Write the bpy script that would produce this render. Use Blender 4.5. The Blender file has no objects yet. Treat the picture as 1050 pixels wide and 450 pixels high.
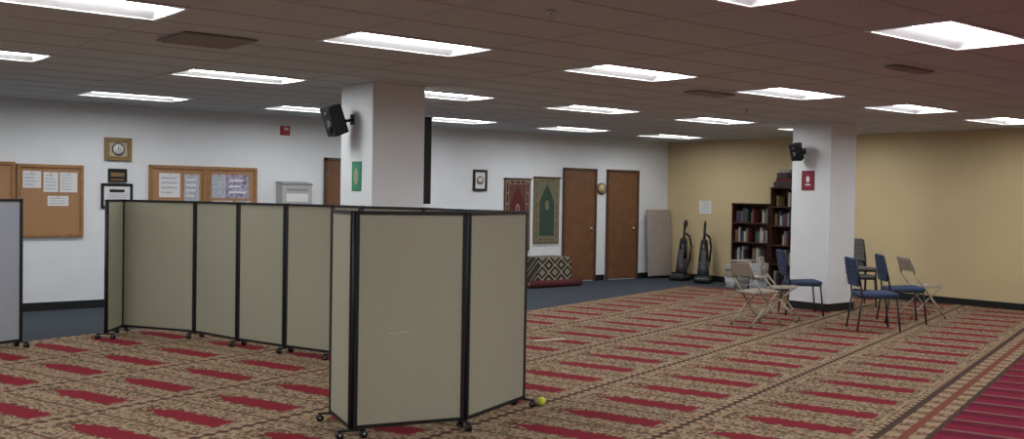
import bpy, bmesh, math, random
from mathutils import Vector, Matrix
random.seed(4)
S=bpy.context.scene
COL=S.collection

# ---------------------------------------------------------------- materials
def new_mat(name):
    m=bpy.data.materials.new(name); m.use_nodes=True
    return m, m.node_tree.nodes, m.node_tree.links, m.node_tree.nodes['Principled BSDF']
def mat(name,col,rough=.6,metal=0,noise=0,scale=20,bump=0,spec=.4):
    m,n,l,b=new_mat(name)
    b.inputs['Roughness'].default_value=rough
    b.inputs['Metallic'].default_value=metal
    b.inputs['Specular IOR Level'].default_value=spec
    tc=n.new('ShaderNodeTexCoord'); nz=n.new('ShaderNodeTexNoise')
    nz.inputs['Scale'].default_value=scale; nz.inputs['Detail'].default_value=4
    l.new(tc.outputs['Object'],nz.inputs['Vector'])
    cr=n.new('ShaderNodeValToRGB'); k=max(noise,.02)
    cr.color_ramp.elements[0].position=.3; cr.color_ramp.elements[1].position=.7
    cr.color_ramp.elements[0].color=[c*(1-k) for c in col]+[1]
    cr.color_ramp.elements[1].color=[min(1,c*(1+k)) for c in col]+[1]
    l.new(nz.outputs['Fac'],cr.inputs['Fac']); l.new(cr.outputs['Color'],b.inputs['Base Color'])
    if bump:
        bp=n.new('ShaderNodeBump'); bp.inputs['Strength'].default_value=bump; bp.inputs['Distance'].default_value=.01
        l.new(nz.outputs['Fac'],bp.inputs['Height']); l.new(bp.outputs['Normal'],b.inputs['Normal'])
    return m
class N:
    """small math-expression wrapper for shader nodes"""
    def __init__(s,nt,sock): s.nt=nt; s.s=sock
    def op(s,o,*a):
        n=s.nt.nodes.new('ShaderNodeMath'); n.operation=o
        for i,x in enumerate((s,)+a):
            if isinstance(x,N): s.nt.links.new(x.s,n.inputs[i])
            else: n.inputs[i].default_value=x
        return N(s.nt,n.outputs[0])
    def __add__(s,o): return s.op('ADD',o)
    def __sub__(s,o): return s.op('SUBTRACT',o)
    def __mul__(s,o): return s.op('MULTIPLY',o)
    def __truediv__(s,o): return s.op('DIVIDE',o)
    def lt(s,o): return s.op('LESS_THAN',o)
    def gt(s,o): return s.op('GREATER_THAN',o)
    def fr(s): return s.op('FRACT')
    def ab(s): return s.op('ABSOLUTE')
    def mx(s,o): return s.op('MAXIMUM',o)
    def mn(s,o): return s.op('MINIMUM',o)
def mixc(nt,f,a,b):
    n=nt.nodes.new('ShaderNodeMix'); n.data_type='RGBA'
    nt.links.new(f.s,n.inputs[0])
    for i,x in ((6,a),(7,b)):
        if isinstance(x,(tuple,list)): n.inputs[i].default_value=list(x)+[1]
        else: nt.links.new(x,n.inputs[i])
    return n.outputs[2]

M_white=mat('paint_white',(.715,.74,.755),.7,noise=.02,scale=3)
M_tan=mat('paint_tan',(.58,.46,.265),.65,noise=.03,scale=2)
M_black=mat('black_vinyl',(.010,.010,.011),.5)
M_blackm=mat('black_metal',(.012,.012,.013),.35)
M_wood=mat('door_wood',(.165,.075,.034),.45,noise=.15,scale=6)
M_doorfr=mat('door_frame_brown',(.085,.045,.025),.45)
M_cork=mat('cork',(.36,.20,.10),.9,noise=.25,scale=90,bump=.2)
M_oak=mat('oak_frame',(.30,.15,.055),.5,noise=.15,scale=12)
M_paper=mat('paper_white',(.68,.68,.68),.8)
M_paperg=mat('paper_grey',(.40,.42,.47),.8,noise=.3,scale=40)
M_paperc=mat('poster_print',(.30,.27,.38),.7,noise=.7,scale=18)
M_gold=mat('gold_frame',(.24,.16,.065),.45,metal=.3,noise=.3,scale=60)
M_red=mat('red_sign',(.19,.012,.028),.6)
M_green=mat('green_sign',(.03,.21,.12),.6)
M_chrome=mat('chrome',(.6,.6,.6),.25,metal=1)
M_fabric=mat('divider_fabric',(.355,.345,.255),.95,noise=.05,scale=150,bump=.15)
M_fabricg=mat('divider_fabric_grey',(.33,.35,.40),.95,noise=.05,scale=150,bump=.15)
M_blue=mat('blue_upholstery',(.028,.048,.10),.9,noise=.2,scale=120,bump=.2)
M_beige=mat('beige_steel',(.33,.29,.225),.4,metal=.2)
M_greyup=mat('grey_upholstery',(.14,.14,.14),.8,noise=.1,scale=60)
M_dwood=mat('dark_cherry_wood',(.05,.018,.011),.4,noise=.2,scale=8)
M_yel=mat('tennis_felt',(.55,.62,.06),.9,noise=.1,scale=200,bump=.3)
M_grid=mat('ceiling_tbar',(.45,.46,.46),.5)
M_refl=mat('troffer_reflector',(.70,.71,.72),.35)
M_table=mat('folding_table_laminate',(.36,.30,.27),.5,noise=.06,scale=9)

def ceiling_mat():
    m,n,l,b=new_mat('ceiling_tile')
    tc=n.new('ShaderNodeTexCoord'); nz=n.new('ShaderNodeTexNoise'); nz.inputs['Scale'].default_value=60; nz.inputs['Detail'].default_value=6
    l.new(tc.outputs['Object'],nz.inputs['Vector'])
    cr=n.new('ShaderNodeValToRGB'); cr.color_ramp.elements[0].color=(.43,.46,.475,1); cr.color_ramp.elements[1].color=(.57,.605,.62,1)
    cr.color_ramp.elements[0].position=.35; cr.color_ramp.elements[1].position=.6
    l.new(nz.outputs['Fac'],cr.inputs['Fac']); l.new(cr.outputs['Color'],b.inputs['Base Color']); b.inputs['Roughness'].default_value=.95
    return m
M_ceil=ceiling_mat()
def emis(name,col,st):
    m,n,l,b=new_mat(name)
    b.inputs['Emission Color'].default_value=list(col)+[1]; b.inputs['Emission Strength'].default_value=st
    b.inputs['Base Color'].default_value=(.9,.9,.9,1)
    return m
M_lens=emis('fluorescent_lens',(.965,.985,1.0),22.0)

def carpet_mat():
    m,n,l,b=new_mat('prayer_carpet_pattern'); nt=m.node_tree
    b.inputs['Roughness'].default_value=.97; b.inputs['Specular IOR Level'].default_value=.1
    tc=n.new('ShaderNodeTexCoord'); sx=n.new('ShaderNodeSeparateXYZ'); l.new(tc.outputs['Object'],sx.inputs[0])
    x=N(nt,sx.outputs[0]); y=N(nt,sx.outputs[1])
    v=((y-1.75)/1.18).fr(); u=(x/.62).fr()
    du=(u-.5).ab()*.62            # metres from rug centre line
    vo=n.new('ShaderNodeTexVoronoi'); vo.inputs['Scale'].default_value=17; l.new(tc.outputs['Object'],vo.inputs['Vector'])
    d=N(nt,vo.outputs['Distance'])
    nz=n.new('ShaderNodeTexNoise'); nz.inputs['Scale'].default_value=34; nz.inputs['Detail'].default_value=3; l.new(tc.outputs['Object'],nz.inputs['Vector'])
    nf=N(nt,nz.outputs['Fac'])
    tan=(.285,.205,.13)
    c=mixc(nt,nf.gt(.52),tan,(.095,.072,.042))
    c=mixc(nt,d.lt(.25),c,(.165,.03,.028))
    s=(y*40.0).op('SINE')*.014
    w=du+s
    vv=(v-.5).ab()
    band=w.lt(.155)*vv.lt(.43)
    c=mixc(nt,band,c,(.28,.20,.125))
    c=mixc(nt,w.lt(.137)*vv.lt(.41)*nf.gt(.48),c,(.08,.042,.026))
    pt=(v-.64).mx(0.0)*.55
    red=(du+pt+s*.6).lt(.10)*v.gt(.13)*v.lt(.87)
    c=mixc(nt,red,c,(.175,.012,.022))
    c=mixc(nt,red*nf.gt(.60),c,(.115,.020,.022))
    c=mixc(nt,(u-.5).ab().gt(.48),c,(.085,.05,.034))
    c=mixc(nt,vv.gt(.455),c,(.30,.215,.135))
    c=mixc(nt,vv.gt(.462)*((x*9.0).fr()-.5).ab().lt(.27),c,(.10,.04,.028))
    c=mixc(nt,vv.gt(.488),c,(.045,.03,.022))
    bc=mixc(nt,((x*4.0).fr()-.5).ab().lt(.25)*nf.gt(.45),(.28,.20,.125),(.12,.065,.038))
    bc=mixc(nt,((y-1.585).ab()).gt(.125),bc,(.06,.034,.026))
    bc=mixc(nt,((y-1.585).ab()).lt(.03),bc,(.16,.05,.037))
    c=mixc(nt,y.lt(1.75),c,bc)
    rr=(x/.40).fr()
    rc=mixc(nt,rr.lt(.14),(.165,.010,.032),(.16,.08,.068))
    rc=mixc(nt,rr.gt(.58),rc,(.105,.008,.022))
    c=mixc(nt,y.lt(1.42),c,rc)
    l.new(c,b.inputs['Base Color'])
    bp=n.new('ShaderNodeBump'); bp.inputs['Strength'].default_value=.25; bp.inputs['Distance'].default_value=.004
    n2=n.new('ShaderNodeTexNoise'); n2.inputs['Scale'].default_value=300; l.new(tc.outputs['Object'],n2.inputs['Vector'])
    l.new(n2.outputs['Fac'],bp.inputs['Height']); l.new(bp.outputs['Normal'],b.inputs['Normal'])
    return m
M_carpet=carpet_mat()
M_floor=mat('grey_blue_carpet',(.052,.060,.074),.97,noise=.25,scale=120,bump=.2,spec=.1)

# ---------------------------------------------------------------- mesh builder
class MB:
    def __init__(s): s.bm=bmesh.new(); s.mats=[]
    def mi(s,m):
        if m not in s.mats: s.mats.append(m)
        return s.mats.index(m)
    def _fin(s,verts,m,M=None,smooth=False):
        if M is not None: bmesh.ops.transform(s.bm,matrix=M,verts=verts)
        fs=set()
        for v in verts:
            for f in v.link_faces: fs.add(f)
        i=s.mi(m)
        for f in fs: f.material_index=i; f.smooth=smooth
    def box(s,c,sz,m,rot=(0,0,0),bev=0,seg=2,M=None):
        r=bmesh.ops.create_cube(s.bm,size=1); vs=r['verts']
        bmesh.ops.scale(s.bm,vec=sz,verts=vs)
        if bev:
            es=set(e for v in vs for e in v.link_edges)
            r=bmesh.ops.bevel(s.bm,geom=list(es),offset=bev,segments=seg,affect='EDGES',profile=.5)
            vs=list(set(v for f in r['faces'] for v in f.verts)|set(v for v in vs if v.is_valid))
        T=Matrix.Translation(c)
        R=Matrix.Rotation(rot[2],4,'Z')@Matrix.Rotation(rot[1],4,'Y')@Matrix.Rotation(rot[0],4,'X')
        A=T@R
        if M is not None: A=M@A
        s._fin(vs,m,A,smooth=False)
    def cyl(s,p,q,r,m,r2=None,seg=14,M=None):
        p=Vector(p);q=Vector(q);d=q-p
        o=bmesh.ops.create_cone(s.bm,cap_ends=True,segments=seg,radius1=r,radius2=r if r2 is None else r2,depth=d.length)
        A=Matrix.Translation((p+q)/2)@d.to_track_quat('Z','Y').to_matrix().to_4x4()
        if M is not None: A=M@A
        s._fin(o['verts'],m,A,smooth=True)
    def sph(s,c,r,m,sc=(1,1,1),M=None,seg=14):
        o=bmesh.ops.create_uvsphere(s.bm,u_segments=seg,v_segments=seg//2+2,radius=r)
        A=Matrix.Translation(c)@Matrix.Diagonal((*sc,1))
        if M is not None: A=M@A
        s._fin(o['verts'],m,A,smooth=True)
    def tube(s,pts,r,m,M=None,seg=10):
        for a,b in zip(pts[:-1],pts[1:]): s.cyl(a,b,r,m,seg=seg,M=M)
        for a in pts[1:-1]: s.sph(a,r,m,M=M,seg=10)
    def poly(s,pts,m,M=None):
        vs=[s.bm.verts.new(p) for p in pts]; f=s.bm.faces.new(vs)
        s._fin(vs,m,M)
        f.material_index=s.mi(m)
    def prism(s,pts,vec,m,M=None):
        vec=Vector(vec)
        a=[s.bm.verts.new(p) for p in pts]; b=[s.bm.verts.new(Vector(p)+vec) for p in pts]
        s.bm.faces.new(a); s.bm.faces.new(b[::-1]); n=len(a)
        for i in range(n): s.bm.faces.new([a[i],b[i],b[(i+1)%n],a[(i+1)%n]])
        s._fin(a+b,m,M)
    def done(s,name,loc=None,rz=0,recalc=True,scale=1):
        if recalc: bmesh.ops.recalc_face_normals(s.bm,faces=s.bm.faces)
        if loc is None:      # put the origin at the centre of the object
            lo=[min(v.co[i] for v in s.bm.verts) for i in range(3)]; hi=[max(v.co[i] for v in s.bm.verts) for i in range(3)]
            loc=tuple((a+b)/2 for a,b in zip(lo,hi))
            bmesh.ops.translate(s.bm,vec=(-loc[0],-loc[1],-loc[2]),verts=s.bm.verts)
        me=bpy.data.meshes.new(name+'_mesh'); s.bm.to_mesh(me); s.bm.free()
        for m in s.mats: me.materials.append(m)
        o=bpy.data.objects.new(name,me); COL.objects.link(o)
        o.location=loc; o.rotation_euler[2]=rz; o.scale=(scale,)*3
        return o
def link(name,me,loc,rz=0):
    o=bpy.data.objects.new(name,me); COL.objects.link(o); o.location=loc; o.rotation_euler[2]=rz; return o

# ---------------------------------------------------------------- room shell
X0,X1,Y0,Y1,H=-4.86,15.6,-2.9,14.1,2.75
def simple(name,c,sz,m):
    b=MB(); b.box(c,sz,m); return b.done(name)
simple('floor',((X0+X1)/2,(Y0+Y1)/2,-.05),(X1-X0+.4,Y1-Y0+.4,.1),M_floor)
simple('wall_back',((X0+X1)/2,Y1+.1,H/2),(X1-X0+.4,.2,H+.3),M_white)
simple('wall_right',(X1+.1,(Y0+Y1)/2,H/2),(.2,Y1-Y0,H+.3),M_tan)
simple('wall_left',(X0-.1,(Y0+Y1)/2,H/2),(.2,Y1-Y0,H+.3),M_white)
simple('wall_front',((X0+X1)/2,Y0-.1,H/2),(X1-X0+.4,.2,H+.3),M_white)

xs=[1.24+1.22*j for j in range(-5,12)]; xs=[x for x in xs if x<X1-.05]+[X1]
ys=[3.195+.61*j for j in range(-10,18)]; ys=[y for y in ys if y<Y1-.05]+[Y1]
LX=[-3.03+2.44*i for i in range(8)]; LY=[.45+3.05*i for i in range(5)]  # leftmost columns and nearest row are unseen fixtures, added to even the lighting
b=MB()
for i in range(len(xs)-1):
    for j in range(len(ys)-1):
        cx=(xs[i]+xs[i+1])/2; cy=(ys[j]+ys[j+1])/2
        if any(abs(cx-a)<.05 for a in LX) and any(abs(cy-a)<.05 for a in LY): continue
        b.poly([(xs[i],ys[j],H),(xs[i],ys[j+1],H),(xs[i+1],ys[j+1],H),(xs[i+1],ys[j],H)],M_ceil)
b.done('ceiling',recalc=False)
b=MB()
for x in xs[1:-1]: b.box((x,(Y0+Y1)/2,H-.002),(.022,Y1-Y0,.004),M_grid)
for y in ys[1:-1]: b.box(((X0+X1)/2,y,H-.0025),(X1-X0,.022,.004),M_grid)
b.done('trim_ceiling_grid')

# recessed troffer
b=MB()
a,c=.60,.295
b.box((0,-c,.0),(1.2,.03,.012),M_refl); b.box((0,c,.0),(1.2,.03,.012),M_refl)
b.box((-a,0,.0),(.03,.62,.012),M_refl); b.box((a,0,.0),(.03,.62,.012),M_refl)
ia,ic,la,lc,hz=.585,.28,.55,.16,.055
b.poly([(-ia,-ic,0),(ia,-ic,0),(la,-lc,hz),(-la,-lc,hz)],M_refl)
b.poly([(-ia,ic,0),(-la,lc,hz),(la,lc,hz),(ia,ic,0)],M_refl)
b.poly([(-ia,-ic,0),(-la,-lc,hz),(-la,lc,hz),(-ia,ic,0)],M_refl)
b.poly([(ia,-ic,0),(ia,ic,0),(la,lc,hz),(la,-lc,hz)],M_refl)
for s in (-1,1):
    y0,y1=(.01,lc) if s>0 else (-lc,-.01)
    ym=(y0+y1)/2
    b.poly([(-la,y0,hz-.005),(-la,ym,hz-.03),(la,ym,hz-.03),(la,y0,hz-.005)],M_lens)
    b.poly([(-la,ym,hz-.03),(-la,y1,hz-.005),(la,y1,hz-.005),(la,ym,hz-.03)],M_lens)
b.box((0,0,hz+.01),(1.14,.42,.01),M_refl)
o=b.done('ceiling_light',(LX[0],LY[0],H-.006),recalc=False)
for i,x in enumerate(LX):
    for j,y in enumerate(LY):
        if i or j: link('ceiling_light',o.data,(x,y,H-.006))

# vents / sprinklers
def vent(x,y,sx,sy,m):
    b=MB()
    b.box((0,0,0),(sx,sy,.012),m)
    for k in range(7): b.box((0,-sy/2+sy*(k+.5)/7,-.008),(sx*.92,.012,.012),M_vent2,rot=(.6,0,0))
    b.done('ceiling_vent',(x,y,H-.012))
M_vent=mat('vent_dark',(.26,.255,.25),.6); M_vent2=mat('vent_louver',(.38,.37,.36),.6)
vent(3.07,7.46,.56,.56,M_vent); vent(8.55,7.15,.6,.2,M_vent); vent(8.1,4.6,.6,.12,M_vent)
for x,y in ((4.15,4.75),(10.4,8.1),(8.0,11.2)):
    b=MB(); b.cyl((0,0,0),(0,0,-.010),.03,M_refl); b.cyl((0,0,-.010),(0,0,-.035),.007,M_chrome); b.cyl((0,0,-.035),(0,0,-.038),.014,M_chrome)
    b.done('fire_sprinkler',(x,y,H-.005))

# baseboards
def bb(name,c,sz): simple(name,c,sz,M_black)
for k,(a,c) in enumerate(((X0,7.68),(8.72,12.70),(13.59,13.82),(14.75,X1-.02))):
    bb('baseboard_back' if k==0 else 'baseboard_back_%d'%k,((a+c)/2,Y1-.008,.055),(c-a,.016,.11))
bb('baseboard_right',(X1-.008,(Y0+Y1)/2,.055),(.016,Y1-Y0-.04,.11))

# pillars
def pillar(name,x,y,s):
    b=MB(); b.box((x+s/2,y+s/2,H/2+.003),(s,s,H-.014),M_white)
    b.box((x+s/2,y+s/2,.065),(s+.024,s+.024,.11),M_black)
    return b.done(name)
pillar('pillar',5.46,8.98,.64)
pillar('pillar',12.77,8.43,.65)

# ---------------------------------------------------------------- carpet
A=math.radians(17)
bm=bmesh.new()
def rect(m0,m1,n0,n1):
    f=bm.faces.new([bm.verts.new(p) for p in ((m0,n0,0),(m1,n0,0),(m1,n1,0),(m0,n1,0))])
rect(-4,17.2,-6.0,7.65)
rect(-4,9.0,7.65,10.01)
R=Matrix.Rotation(A,4,'Z')
bm.transform(R)
for co,no in (((X1-.03,0,0),(1,0,0)),((X0+.05,0,0),(-1,0,0)),((0,Y1-.3,0),(0,1,0)),((0,Y0+.05,0),(0,-1,0))):
    bmesh.ops.bisect_plane(bm,geom=bm.verts[:]+bm.edges[:]+bm.faces[:],plane_co=co,plane_no=no,clear_outer=True)
bmesh.ops.remove_doubles(bm,verts=bm.verts,dist=.001)
r=bmesh.ops.extrude_face_region(bm,geom=bm.faces[:])
bmesh.ops.translate(bm,vec=(0,0,.008),verts=[v for v in r['geom'] if isinstance(v,bmesh.types.BMVert)])
bmesh.ops.recalc_face_normals(bm,faces=bm.faces)
bm.transform(R.inverted())
me=bpy.data.meshes.new('prayer_carpet'); bm.to_mesh(me); bm.free(); me.materials.append(M_carpet)
o=bpy.data.objects.new('prayer_carpet',me); COL.objects.link(o); o.rotation_euler[2]=A; o.location=(0,0,.0005)
CZ=.009

# ---------------------------------------------------------------- dividers
def divider(name,pts,fab,z0=.07,z1=1.49,mark=None):
    b=MB(); t=.03
    for i,(p,q) in enumerate(zip(pts[:-1],pts[1:])):
        P=Vector((*p,0)); Q=Vector((*q,0)); d=Q-P; L=d.length; ang=math.atan2(d.y,d.x)
        M=Matrix.Translation((P+Q)/2)@Matrix.Rotation(ang,4,'Z')
        L2=L-.016; f=.026; zc=(z0+z1)/2
        b.box((0,0,zc),(L2-2*f+.004,t*.7,z1-z0-2*f+.004),fab,M=M)
        for s in (-1,1): b.box((s*(L2/2-f/2),0,zc),(f,t+.008,z1-z0),M_black,M=M,bev=.004,seg=1)
        b.box((0,0,z1-f/2),(L2,t+.008,f*.9),M_black,M=M); b.box((0,0,z0+f/2),(L2,t+.008,f*.9),M_black,M=M)
        if mark==i:
            mk=mat('scuff_mark',(.48,.43,.34),.9)
            for s in (-1,1):
                for x,w,z,r in ((.05,.07,.69,.05),(.13,.05,.685,.0),(.10,.02,.675,.3)): b.box((x,s*(t*.35+.0005),z),(w,.001,.009),mk,rot=(0,r,0),M=M)
    for i,p in enumerate(pts):
        b.cyl((p[0],p[1],.06),(p[0],p[1],z1),.011,M_black,seg=8)
        q=pts[i+1] if i+1<len(pts) else pts[i-1]
        ang=math.atan2(q[1]-p[1],q[0]-p[0])+math.pi/2
        M=Matrix.Translation((p[0],p[1],0))@Matrix.Rotation(ang,4,'Z')
        b.box((0,0,.064),(.18,.03,.014),M_black,M=M,bev=.003,seg=1)
        for s in (-1,1):
            b.cyl((s*.08,0,.036),(s*.08,0,.064),.007,M_blackm,M=M,seg=8)
            b.cyl((s*.08,-.020,.034),(s*.08,-.006,.034),.024,M_blackm,M=M)
            b.cyl((s*.08,.006,.034),(s*.08,.020,.034),.024,M_blackm,M=M)
            b.cyl((s*.08,-.022,.034),(s*.08,.022,.034),.007,M_chrome,M=M,seg=8)
    return b.done(name)
divider('room_divider',[(3.46,11.05),(3.78,11.50),(4.27,10.62),(4.41,9.84),(4.60,9.16),(4.79,8.55),(4.70,7.9),(4.95,7.25),(4.80,6.55),(4.93,5.87),(4.11,5.52),(3.35,5.72),(3.50,6.26)],M_fabric,mark=10)
divider('room_divider',[(2.6,10.91),(1.85,10.6),(1.2,10.9)],M_fabricg)
b=MB(); b.sph((0,0,0),.034,M_yel); b.done('tennis_ball',(5.05,5.80,CZ+.034))
b=MB(); b.box((0,0,0),(.40,.05,.012),mat('cream_paper',(.50,.44,.31),.8)); b.done('paper_strip',(7.42,8.4,CZ+.006),math.radians(-10))

# ---------------------------------------------------------------- back wall items
WY=Y1-.001
def door(name,x0,x1,top):
    b=MB(); f=.05
    b.box(((x0+x1)/2,WY-.01,top/2),(x1-x0-2*f+.02,.02,top-f),M_wood)
    for s in (x0+f/2,x1-f/2): b.box((s,WY-.02,top/2),(f,.04,top),M_doorfr,bev=.006,seg=1)
    b.box(((x0+x1)/2,WY-.02,top-f/2),(x1-x0,.04,f),M_doorfr,bev=.006,seg=1)
    hx=x1-f-.07
    b.cyl((hx,WY-.02,1.0),(hx,WY-.035,1.0),.032,M_chrome); b.cyl((hx,WY-.035,1.0),(hx,WY-.07,1.0),.01,M_chrome)
    b.tube([(hx,WY-.07,1.0),(hx-.11,WY-.07,1.0)],.009,M_chrome)
    for z in (.25,1.1,1.9): b.box((x0+f,WY-.035,z),(.012,.02,.09),M_chrome)
    return b.done(name)
door('door_1',7.70,8.70,2.15); door('door_2',12.70,13.57,2.15); door('door_3',13.84,14.73,2.15)

def rectframe(b,x0,x1,z0,z1,f,t,mf,mi,y=WY):
    b.box(((x0+x1)/2,y-t*.25,(z0+z1)/2),(x1-x0-f,t*.5,z1-z0-f),mi)
    for s in (x0+f/2,x1-f/2): b.box((s,y-t/2,(z0+z1)/2),(f,t,z1-z0),mf,bev=.004,seg=1)
    for s in (z0+f/2,z1-f/2): b.box(((x0+x1)/2,y-t/2,s),(x1-x0-2*f,t,f),mf,bev=.004,seg=1)
def sheet(b,x0,x1,z0,z1,m,y=WY-.024,lines=0,ink=None):
    b.box(((x0+x1)/2,y,(z0+z1)/2),(x1-x0,.003,z1-z0),m)
    for k in range(lines):
        z=z1-(z1-z0)*(k+1)/(lines+1); w=(x1-x0)*random.uniform(.5,.8)
        b.box((x0+(x1-x0)*.1+w/2,y-.002,z),(w,.001,(z1-z0)*.25/lines),ink or M_paperg)
    b.sph(((x0+x1)/2,y-.004,z1-.015),.008,M_red,seg=8)
b=MB(); rectframe(b,3.29,4.11,.96,1.91,.045,.04,M_oak,M_cork)
sheet(b,3.36,3.58,1.60,1.82,M_paper,lines=4); sheet(b,3.61,3.79,1.55,1.81,M_paper,lines=5); sheet(b,3.81,4.03,1.55,1.81,M_paper,lines=6)
sheet(b,3.66,3.92,1.37,1.5,M_paper,lines=3)
b.done('cork_board')
b=MB(); rectframe(b,2.45,3.27,.96,1.93,.045,.04,M_oak,M_cork); sheet(b,2.6,2.85,1.5,1.8,M_paper,lines=4); b.done('cork_board')
b=MB(); rectframe(b,4.98,5.80,1.0,1.95,.05,.04,M_oak,M_cork)
sheet(b,5.12,5.42,1.50,1.84,M_paper,lines=4); sheet(b,5.48,5.70,1.45,1.83,M_paperg,lines=4,ink=M_paper)
b.done('cork_board')
b=MB(); rectframe(b,5.80,6.58,1.0,1.95,.05,.04,M_oak,M_cork)
sheet(b,5.88,6.10,1.50,1.84,M_paperg); sheet(b,6.11,6.45,1.50,1.84,M_paperc,lines=3,ink=M_paper); sheet(b,5.9,6.2,1.25,1.46,M_paper,lines=4); sheet(b,6.25,6.48,1.2,1.46,M_paperg,lines=2)
b.done('cork_board')
b=MB(); rectframe(b,4.38,4.74,1.99,2.30,.06,.04,M_gold,mat('ivory_mat',(.45,.4,.3),.8))
b.cyl((4.56,WY-.018,2.145),(4.56,WY-.026,2.145),.085,M_black,seg=24); b.cyl((4.56,WY-.02,2.145),(4.56,WY-.03,2.145),.07,M_paper,seg=24)
b.box((4.56,WY-.034,2.16),(.006,.004,.05),M_black); b.box((4.575,WY-.034,2.145),(.04,.004,.006),M_black)
b.done('framed_wall_clock')
b=MB(); rectframe(b,4.43,4.68,1.70,1.88,.02,.03,M_blackm,M_black)
b.box((4.555,WY-.018,1.80),(.18,.004,.05),M_gold); b.box((4.555,WY-.018,1.73),(.18,.004,.02),M_gold); b.done('calligraphy_plaque')
b=MB(); rectframe(b,4.34,4.76,1.34,1.68,.035,.03,M_blackm,M_paper)
b.box((4.55,WY-.018,1.58),(.2,.004,.04),M_black)
for k in range(5): b.box((4.55,WY-.018,1.52-.028*k),(.26,.003,.008),M_paperg)
b.done('picture_frame')
b=MB(); b.box((7.03,WY-.02,2.53),(.15,.04,.14),mat('alarm_red',(.4,.03,.03),.4),bev=.008); b.box((7.03,WY-.05,2.555),(.07,.02,.04),M_paper,bev=.005); b.done('fire_alarm')
b=MB(); mg=mat('light_grey_metal',(.40,.40,.39),.5); mg2=mat('mid_grey_metal',(.24,.24,.235),.5)
b.box((7.15,WY-.10,1.50),(.50,.20,.44),mg,bev=.01)
b.box((7.15,WY-.105,1.735),(.51,.21,.03),mg2,rot=(.12,0,0),bev=.006); b.box((7.15,WY-.203,1.64),(.34,.006,.03),mg2)
b.box((7.15,WY-.203,1.52),(.36,.004,.12),M_paper); b.done('wall_mailbox')
b=MB(); rectframe(b,10.60,10.90,1.68,2.05,.04,.035,M_blackm,M_paper)
b.cyl((10.75,WY-.018,1.865),(10.75,WY-.024,1.865),.075,M_gold,seg=20); b.cyl((10.75,WY-.018,1.865),(10.75,WY-.027,1.865),.05,M_paper,seg=20); b.done('picture_frame')
b=MB(); b.cyl((13.70,WY,1.77),(13.70,WY-.03,1.77),.115,M_gold,seg=24); b.cyl((13.70,WY-.03,1.77),(13.70,WY-.034,1.77),.085,mat('brass_face',(.5,.42,.24),.4),seg=24)
b.done('wall_ornament')
b=MB(); b.box((9.55,WY-.012,1.98),(.10,.024,.10),M_paper,bev=.005); b.box((9.55,WY-.026,1.99),(.05,.004,.03),M_blackm); b.done('thermostat')
b=MB(); b.box((14.86,WY-.006,1.15),(.07,.012,.12),M_paper,bev=.003); b.box((14.86,WY-.015,1.15),(.02,.01,.04),M_paper); b.done('light_switch')

# hanging prayer rugs
def rug(name,x0,x1,z0,z1,cb,cf,cd,cin):
    b=MB(); w=x1-x0; h=z1-z0; xc=(x0+x1)/2
    b.box((xc,WY-.008,(z0+z1)/2),(w,.012,h),cb,bev=.003,seg=1)
    def fr(i,m,y): b.box((xc,y,(z0+z1)/2),(w-2*i,.003,h-2*i),m)
    fr(.03,cd,WY-.0150); fr(.05,cb,WY-.0165); fr(.09,cd,WY-.018)
    fr(.105,cf,WY-.0195)
    iw=w/2-.14; zb=z0+.14; zs=z0+h*.62; zt=z1-.17
    pts=[(xc-iw,zb),(xc+iw,zb),(xc+iw,zs)]
    for k in range(1,9):
        t=k/9; pts.append((xc+iw*(1-t)**.7*(1),zs+(zt-zs)*t))
    pts.append((xc,zt+.04))
    for k in range(8,0,-1):
        t=k/9; pts.append((xc-iw*(1-t)**.7,zs+(zt-zs)*t))
    pts.append((xc-iw,zs))
    b.prism([(p[0],WY-.0225,p[1]) for p in pts],(0,.002,0),cin)
    b.prism([(xc+.05*math.cos(a*math.pi/4),WY-.025,zs-.05+.09*math.sin(a*math.pi/4)) for a in range(8)],(0,.002,0),cd)
    b.prism([(xc+.03*math.cos(a*math.pi/3),WY-.027,zs-.05+.05*math.sin(a*math.pi/3)) for a in range(6)],(0,.002,0),cf)
    for k in range(7):
        z=z0+.07+(h-.14)*k/6
        for s in (-1,1): b.box((xc+s*(w/2-.07),WY-.020,z),(.022,.003,.04),cd,rot=(0,.78,0))
    for k in range(4):
        for zz in (z0+.07,z1-.07): b.box((x0+.12+(w-.24)*k/3,WY-.020,zz),(.04,.003,.022),cd,rot=(0,.78,0))
    n=int(w/.022)
    for k in range(n):
        x=x0+w*(k+.5)/n
        b.cyl((x,WY-.008,z0),(x+random.uniform(-.006,.006),WY-.012,z0-.06),.004,cd,r2=.002,seg=5)
        b.cyl((x,WY-.008,z1),(x,WY-.012,z1+.012),.004,cd,r2=.003,seg=5)
    b.cyl((x0-.03,WY-.03,z1-.01),(x1+.03,WY-.03,z1-.01),.009,M_dwood)
    return b.done(name)
rug('hanging_prayer_rug',11.30,11.91,.62,1.92,mat('rug_maroon',(.075,.016,.018),.95,noise=.3,scale=60),mat('rug_brown',(.12,.05,.035),.95,noise=.3,scale=60),mat('rug_cream',(.28,.22,.15),.95,noise=.3,scale=60),mat('rug_darkred',(.10,.018,.022),.95,noise=.3,scale=60))
rug('hanging_prayer_rug',11.99,12.62,.74,1.96,mat('rug_olive',(.12,.10,.055),.95,noise=.35,scale=60),mat('rug_sage',(.15,.15,.10),.95,noise=.3,scale=60),mat('rug_ochre',(.24,.19,.12),.95,noise=.3,scale=60),mat('rug_green',(.035,.065,.045),.95,noise=.3,scale=60))

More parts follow.
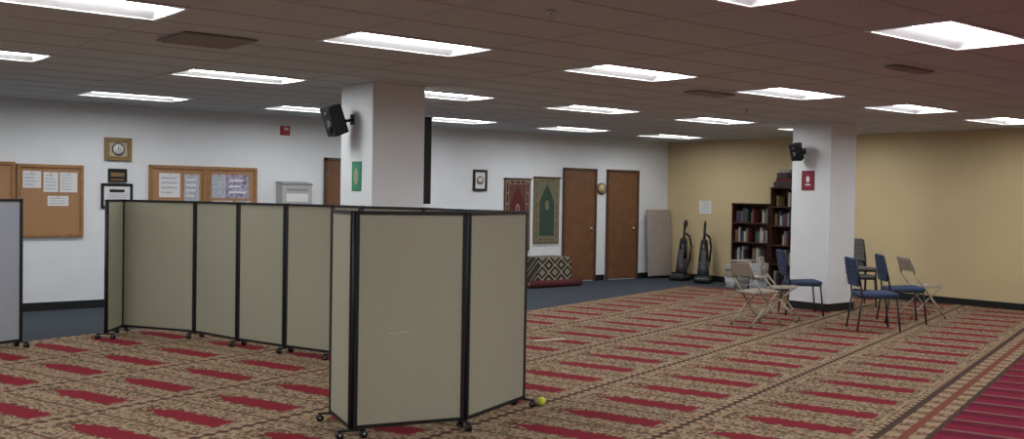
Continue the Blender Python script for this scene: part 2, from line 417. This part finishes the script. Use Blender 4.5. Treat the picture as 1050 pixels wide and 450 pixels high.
def dmat():
    m,n,l,b=new_mat('diamond_rug'); nt=m.node_tree; b.inputs['Roughness'].default_value=.95
    tc=n.new('ShaderNodeTexCoord'); sx=n.new('ShaderNodeSeparateXYZ'); l.new(tc.outputs['Object'],sx.inputs[0])
    x=N(nt,sx.outputs[0]); z=N(nt,sx.outputs[2])+N(nt,sx.outputs[1])
    dd=((x/.30).fr()-.5).ab()+((z/.26).fr()-.5).ab()
    c=mixc(nt,dd.gt(.42)*dd.lt(.55),(.03,.025,.02),(.33,.28,.21))
    c=mixc(nt,dd.lt(.18),c,(.30,.25,.18)); c=mixc(nt,dd.gt(.75),c,(.26,.22,.15))
    l.new(c,b.inputs['Base Color']); return m
M_dia=dmat()
M_fringe=mat('fringe_cream',(.4,.36,.27),.9)
b=MB()
for x in (-.32,.32):
    for y in (-.18,.18): b.box((x,y,.22),(.05,.05,.44),M_dwood)
b.box((0,0,.47),(.74,.44,.04),M_dwood)
b.box((0,0,.505),(.80,.48,.03),M_dia,bev=.012)
for s in (-1,1): b.box((s*.392,0,.29),(.016,.46,.42),M_dia,bev=.006)
b.box((0,-.245,.28),(.80,.016,.46),M_dia,bev=.006)
for k in range(30): b.cyl((-.39+.78*k/29,-.247,.06),(-.39+.78*k/29,-.249,.01),.005,M_fringe,seg=5)
b.done('rug_covered_bench',(12.06,13.80,0))
b=MB(); b.cyl((-.6,0,0),(.6,0,0),.065,mat('rolled_rug_red',(.09,.018,.018),.95,noise=.4,scale=25),seg=20)
for s in (-1,1):
    b.cyl((s*.6,0,0),(s*.604,0,0),.05,M_dwood); b.cyl((s*.604,0,0),(s*.606,0,0),.03,M_oak)
b.done('rolled_rug',(11.95,13.42,.065))

b=MB(); T=Matrix.Rotation(-.06,4,'X')
b.box((0,0,.69),(.68,.03,1.34),M_table,bev=.012,M=T); b.box((0,-.018,.69),(.64,.006,1.30),M_table,M=T)
for s in (-1,1): b.tube([(s*.27,.03,.1),(s*.27,.03,1.2)],.011,M_blackm,M=T)
b.tube([(-.27,.03,1.2),(.27,.03,1.2)],.011,M_blackm,M=T); b.tube([(-.27,.03,.1),(.27,.03,.1)],.011,M_blackm,M=T)
b.done('folding_table',(15.20,13.90,.02))

# ---------------------------------------------------------------- tan wall items
M_vg=mat('vac_grey',(.06,.06,.068),.35)
def vacuum(x,y,rz,acc):
    b=MB(); g=M_vg
    b.box((.10,0,.06),(.28,.32,.09),M_blackm,bev=.03,seg=3); b.box((.12,0,.11),(.16,.22,.04),g,bev=.015)
    for s in (-1,1): b.cyl((-.06,s*.13,.06),(-.06,s*.17,.06),.06,M_blackm)
    T=Matrix.Translation((-.03,0,.08))@Matrix.Rotation(-.14,4,'Y')
    b.cyl((0,0,0),(0,0,.34),.12,acc,r2=.10,seg=20,M=T); b.cyl((0,0,.34),(0,0,.70),.10,M_blackm,r2=.07,seg=20,M=T)
    b.sph((0,0,.70),.07,M_blackm,M=T); b.box((.075,0,.37),(.06,.11,.30),g,bev=.02,M=T)
    b.cyl((-.01,0,.70),(-.01,0,1.0),.024,M_blackm,M=T)
    b.tube([(-.01,0,.98),(.01,0,1.06),(-.06,0,1.11),(-.12,0,1.05),(-.07,0,.97),(-.01,0,.94)],.019,M_blackm,M=T)
    b.tube([(-.08,.06,.12),(-.15,.10,.35),(-.13,.12,.62),(-.05,.10,.80),(-.01,.03,.86)],.02,M_blackm,M=T)
    b.done('vacuum_cleaner',(x,y,0),rz)
vacuum(15.20,13.36,math.radians(200),mat('vac_dark',(.045,.035,.04),.3)); vacuum(15.12,12.72,math.radians(215),mat('vac_blue',(.04,.048,.06),.3))
b=MB(); b.box((X1-.003,13.10,1.445),(.004,.30,.25),M_paper)
for k in range(6): b.box((X1-.006,13.10+random.uniform(-.02,.02),1.54-.035*k),(.002,.2,.01),M_paperg)
b.done('wall_notice')

bookcols=[mat('book_%d'%i,c,.6) for i,c in enumerate([(.11,.025,.025),(.03,.05,.09),(.04,.075,.05),(.30,.28,.23),(.04,.03,.03),(.16,.11,.05),(.14,.14,.15),(.38,.38,.37),(.06,.04,.055)])]
def shelf(y0,y1,h,levels,loc=X1-.02,d=.30):
    b=MB(); t=.022; yc=(y0+y1)/2; xc=loc-d/2; w=y1-y0
    for y in (y0+t/2,y1-t/2): b.box((xc,y,h/2),(d,t,h),M_dwood)
    b.box((loc-.005,yc,h/2),(.01,w-2*t,h-.02),M_dwood)
    b.box((xc,yc,h-t/2),(d+.02,w+.02,t),M_dwood); b.box((xc-.01,yc,.04),(d-.02,w-2*t,.08),M_dwood)
    zs=[.08+(h-.10)*k/levels for k in range(levels)]
    for z in zs: b.box((xc,yc,z+t/2),(d-.01,w-2*t,t),M_dwood)
    b.done('bookshelf')
    k=MB(); gap=(h-.10)/levels
    for z in zs:
        y=y0+t+.02
        while y<y1-t-.07:
            if random.random()<.12: y+=random.uniform(.05,.2); continue
            th=random.uniform(.018,.05); hh=gap*random.uniform(.5,.78); dd=random.uniform(.14,.2)
            k.box((loc-d+.06+dd/2,y+th/2,z+t+hh/2+.001),(dd,th*.93,hh),random.choice(bookcols)); y+=th
    k.done('books')
shelf(11.35,12.19,1.54,4); shelf(10.48,11.32,1.84,5)
b=MB()
for z,sx,sy,hh,c,r in ((0,.24,.36,.10,4,.1),(.10,.2,.30,.07,0,.3),(.17,.2,.26,.09,4,-.2),(.26,.16,.2,.06,3,.2)):
    b.box((0,0,z+hh/2),(sx,sy,hh),bookcols[c],rot=(0,0,r),bev=.004,seg=1)
b.done('stacked_boxes',(15.40,11.08,1.842))
b=MB()
for col in range(3):
    z=0
    while z<(.42,.52,.34)[col]:
        hh=random.uniform(.035,.07)
        b.box((random.uniform(-.03,.03),-.28+.28*col+random.uniform(-.02,.02),z+hh/2),(random.uniform(.20,.28),random.uniform(.20,.26),hh),random.choice([M_paper,M_paperg,bookcols[7],bookcols[3],bookcols[6]]),rot=(0,0,random.uniform(-.25,.25)),bev=.006,seg=1); z+=hh
b.done('pile_of_papers',(14.92,11.55,.0))

b=MB(); b.box((13.25,8.43-.004,.42),(.07,.008,.115),M_paper,bev=.002); b.done('power_outlet')

# signs on the pillars
b=MB(); b.box((0,0,0),(.006,.19,.31),M_green,bev=.002,seg=1)
b.box((-.005,0,0),(.002,.14,.26),mat('green_sign_light',(.05,.24,.14),.6)); b.prism([(-.008,.045*math.cos(a*math.pi/6),.09*math.sin(a*math.pi/6)) for a in range(12)],(.002,0,0),mat('sign_gold',(.28,.31,.17),.5))
b.done('green_sign',(5.456,9.28,1.78))
b=MB(); b.box((0,0,0),(.006,.22,.29),M_red,bev=.002,seg=1)
b.box((-.005,0,.0),(.002,.17,.24),mat('red_sign_inner',(.21,.018,.04),.6)); b.prism([(-.008,.03*math.cos(a*math.pi/5),.02+.05*math.sin(a*math.pi/5)) for a in range(10)],(.002,0,0),M_paper)
b.box((-.007,0,-.06),(.002,.09,.02),M_paper)
b.done('red_sign',(12.766,8.80,1.90))

def speaker(tilt):
    b=MB(); T=Matrix.Rotation(tilt,4,'Y')
    pts=[(-.11,-.125),(-.11,.125),(.09,.085),(.09,-.085)]
    b.prism([(p[0],p[1],-.19) for p in pts],(0,0,.38),M_black,M=T)
    b.box((-.115,0,0),(.012,.235,.36),M_blackm,M=T,bev=.004,seg=1)
    b.cyl((-.120,0,-.06),(-.126,0,-.06),.09,M_black,M=T,seg=24); b.cyl((-.124,0,-.06),(-.130,0,-.06),.035,M_vg,M=T,seg=16)
    b.cyl((-.120,0,.11),(-.127,0,.11),.035,M_vg,M=T,seg=16)
    b.tube([(.08,0,0),(.17,0,0),(.24,0,.02)],.020,M_blackm)
    b.box((.245,0,.02),(.012,.09,.14),M_blackm)
    return b
speaker(-.35).done('wall_speaker',(5.257,9.38,2.36),scale=.80)
speaker(-.35).done('wall_speaker',(12.605,8.88,2.32),scale=.64)
b=MB(); b.box((0,0,0),(.09,.5,.94),M_blackm,bev=.006); b.box((.048,0,0),(.008,.44,.86),M_dwood); b.done('framed_board',(6.165,9.25,1.97))

# ---------------------------------------------------------------- chairs
def blue_chair_mesh(fab,stack=1):
    b=MB()
    for k in range(stack):
        M=Matrix.Translation((.03*k,0,.12*k))
        b.box((0,0,.455),(.46,.46,.055),fab,bev=.025,seg=3,M=M,rot=(0,-.04,0))
        for i in range(6):
            z=.56+.34*(i+.5)/6; x=-.235-.02-.06*((i+.5)/6)
            w=.44-.05*abs((i-2.0)/3)**2
            b.box((x,0,z),(.04,w,.064),fab,rot=(0,-.17,0),bev=.014,seg=2,M=M)
        for s in (-1,1):
            b.tube([(-.30,s*.20,.88),(-.235,s*.215,.58),(-.215,s*.22,.43),(-.27,s*.235,.012)],.0115,M_blackm,M=M)
            b.tube([(-.215,s*.22,.43),(.20,s*.22,.43),(.245,s*.235,.012)],.0115,M_blackm,M=M)
        b.cyl((.19,-.22,.425),(.19,.22,.425),.010,M_blackm,M=M); b.cyl((-.21,-.22,.425),(-.21,.22,.425),.010,M_blackm,M=M)
    return b
def fold_chair():
    b=MB()
    b.box((.01,0,.435),(.38,.39,.018),M_beige,bev=.008,rot=(0,-.05,0)); b.box((.01,0,.447),(.32,.33,.012),M_beige,bev=.005,rot=(0,-.05,0))
    for i in range(4):
        z=.64+.16*(i+.5)/4
        b.box((-.235-.012*i,0,z),(.014,.40,.042),M_beige,rot=(0,-.25,0),bev=.004)
    for s in (-1,1):
        b.tube([(-.285,s*.205,.82),(-.22,s*.205,.60),(.0,s*.215,.30),(.22,s*.22,.012)],.0125,M_beige)
        b.tube([(.16,s*.185,.43),(-.02,s*.19,.26),(-.25,s*.195,.012)],.0125,M_beige)
        b.cyl((-.17,s*.20,.44),(-.13,s*.20,.41),.01,M_beige)
        b.sph((.22,s*.22,.014),.014,M_blackm); b.sph((-.25,s*.195,.014),.014,M_blackm)
    b.cyl((-.285,-.205,.82),(-.285,.205,.82),.0125,M_beige)
    b.cyl((.135,-.215,.14),(.135,.215,.14),.009,M_beige); b.cyl((-.16,-.195,.11),(-.16,.195,.11),.009,M_beige)
    return b
R_=math.radians
o=blue_chair_mesh(M_blue).done('blue_chair',(12.10,8.40,CZ),R_(-42))
link('blue_chair',o.data,(11.42,6.87,CZ),R_(-42)); link('blue_chair',o.data,(12.48,7.10,CZ),R_(-46))
blue_chair_mesh(M_greyup,2).done('stacked_grey_chairs',(13.92,8.70,CZ),R_(-129))
o=fold_chair().done('folding_chair',(10.55,7.98,CZ),R_(-15))
link('folding_chair',o.data,(11.34,8.19,CZ),R_(-60)); link('folding_chair',o.data,(13.43,7.34,CZ),R_(-35))

# ---------------------------------------------------------------- camera
fw=Vector((.632,.775,0)).normalized(); rt=Vector((fw.y,-fw.x,0)); up=Vector((0,0,1))
p=math.atan(24/1040); r=math.atan(.017)
f2=fw*math.cos(p)-up*math.sin(p); u2=up*math.cos(p)+fw*math.sin(p)
r3=rt*math.cos(r)+u2*math.sin(r); u3=u2*math.cos(r)-rt*math.sin(r)
M=Matrix(((r3.x,u3.x,-f2.x,0),(r3.y,u3.y,-f2.y,0),(r3.z,u3.z,-f2.z,1.6),(0,0,0,1)))
cd=bpy.data.cameras.new('camera'); cam=bpy.data.objects.new('camera',cd); COL.objects.link(cam)
cam.matrix_world=M; cd.sensor_width=36; cd.lens=36*1040/1050; cd.clip_end=100
S.camera=cam
w=bpy.data.worlds.new('world'); S.world=w; w.use_nodes=True
w.node_tree.nodes['Background'].inputs[0].default_value=(.5,.5,.52,1); w.node_tree.nodes['Background'].inputs[1].default_value=.05
S.view_settings.view_transform='Standard'; S.view_settings.exposure=0
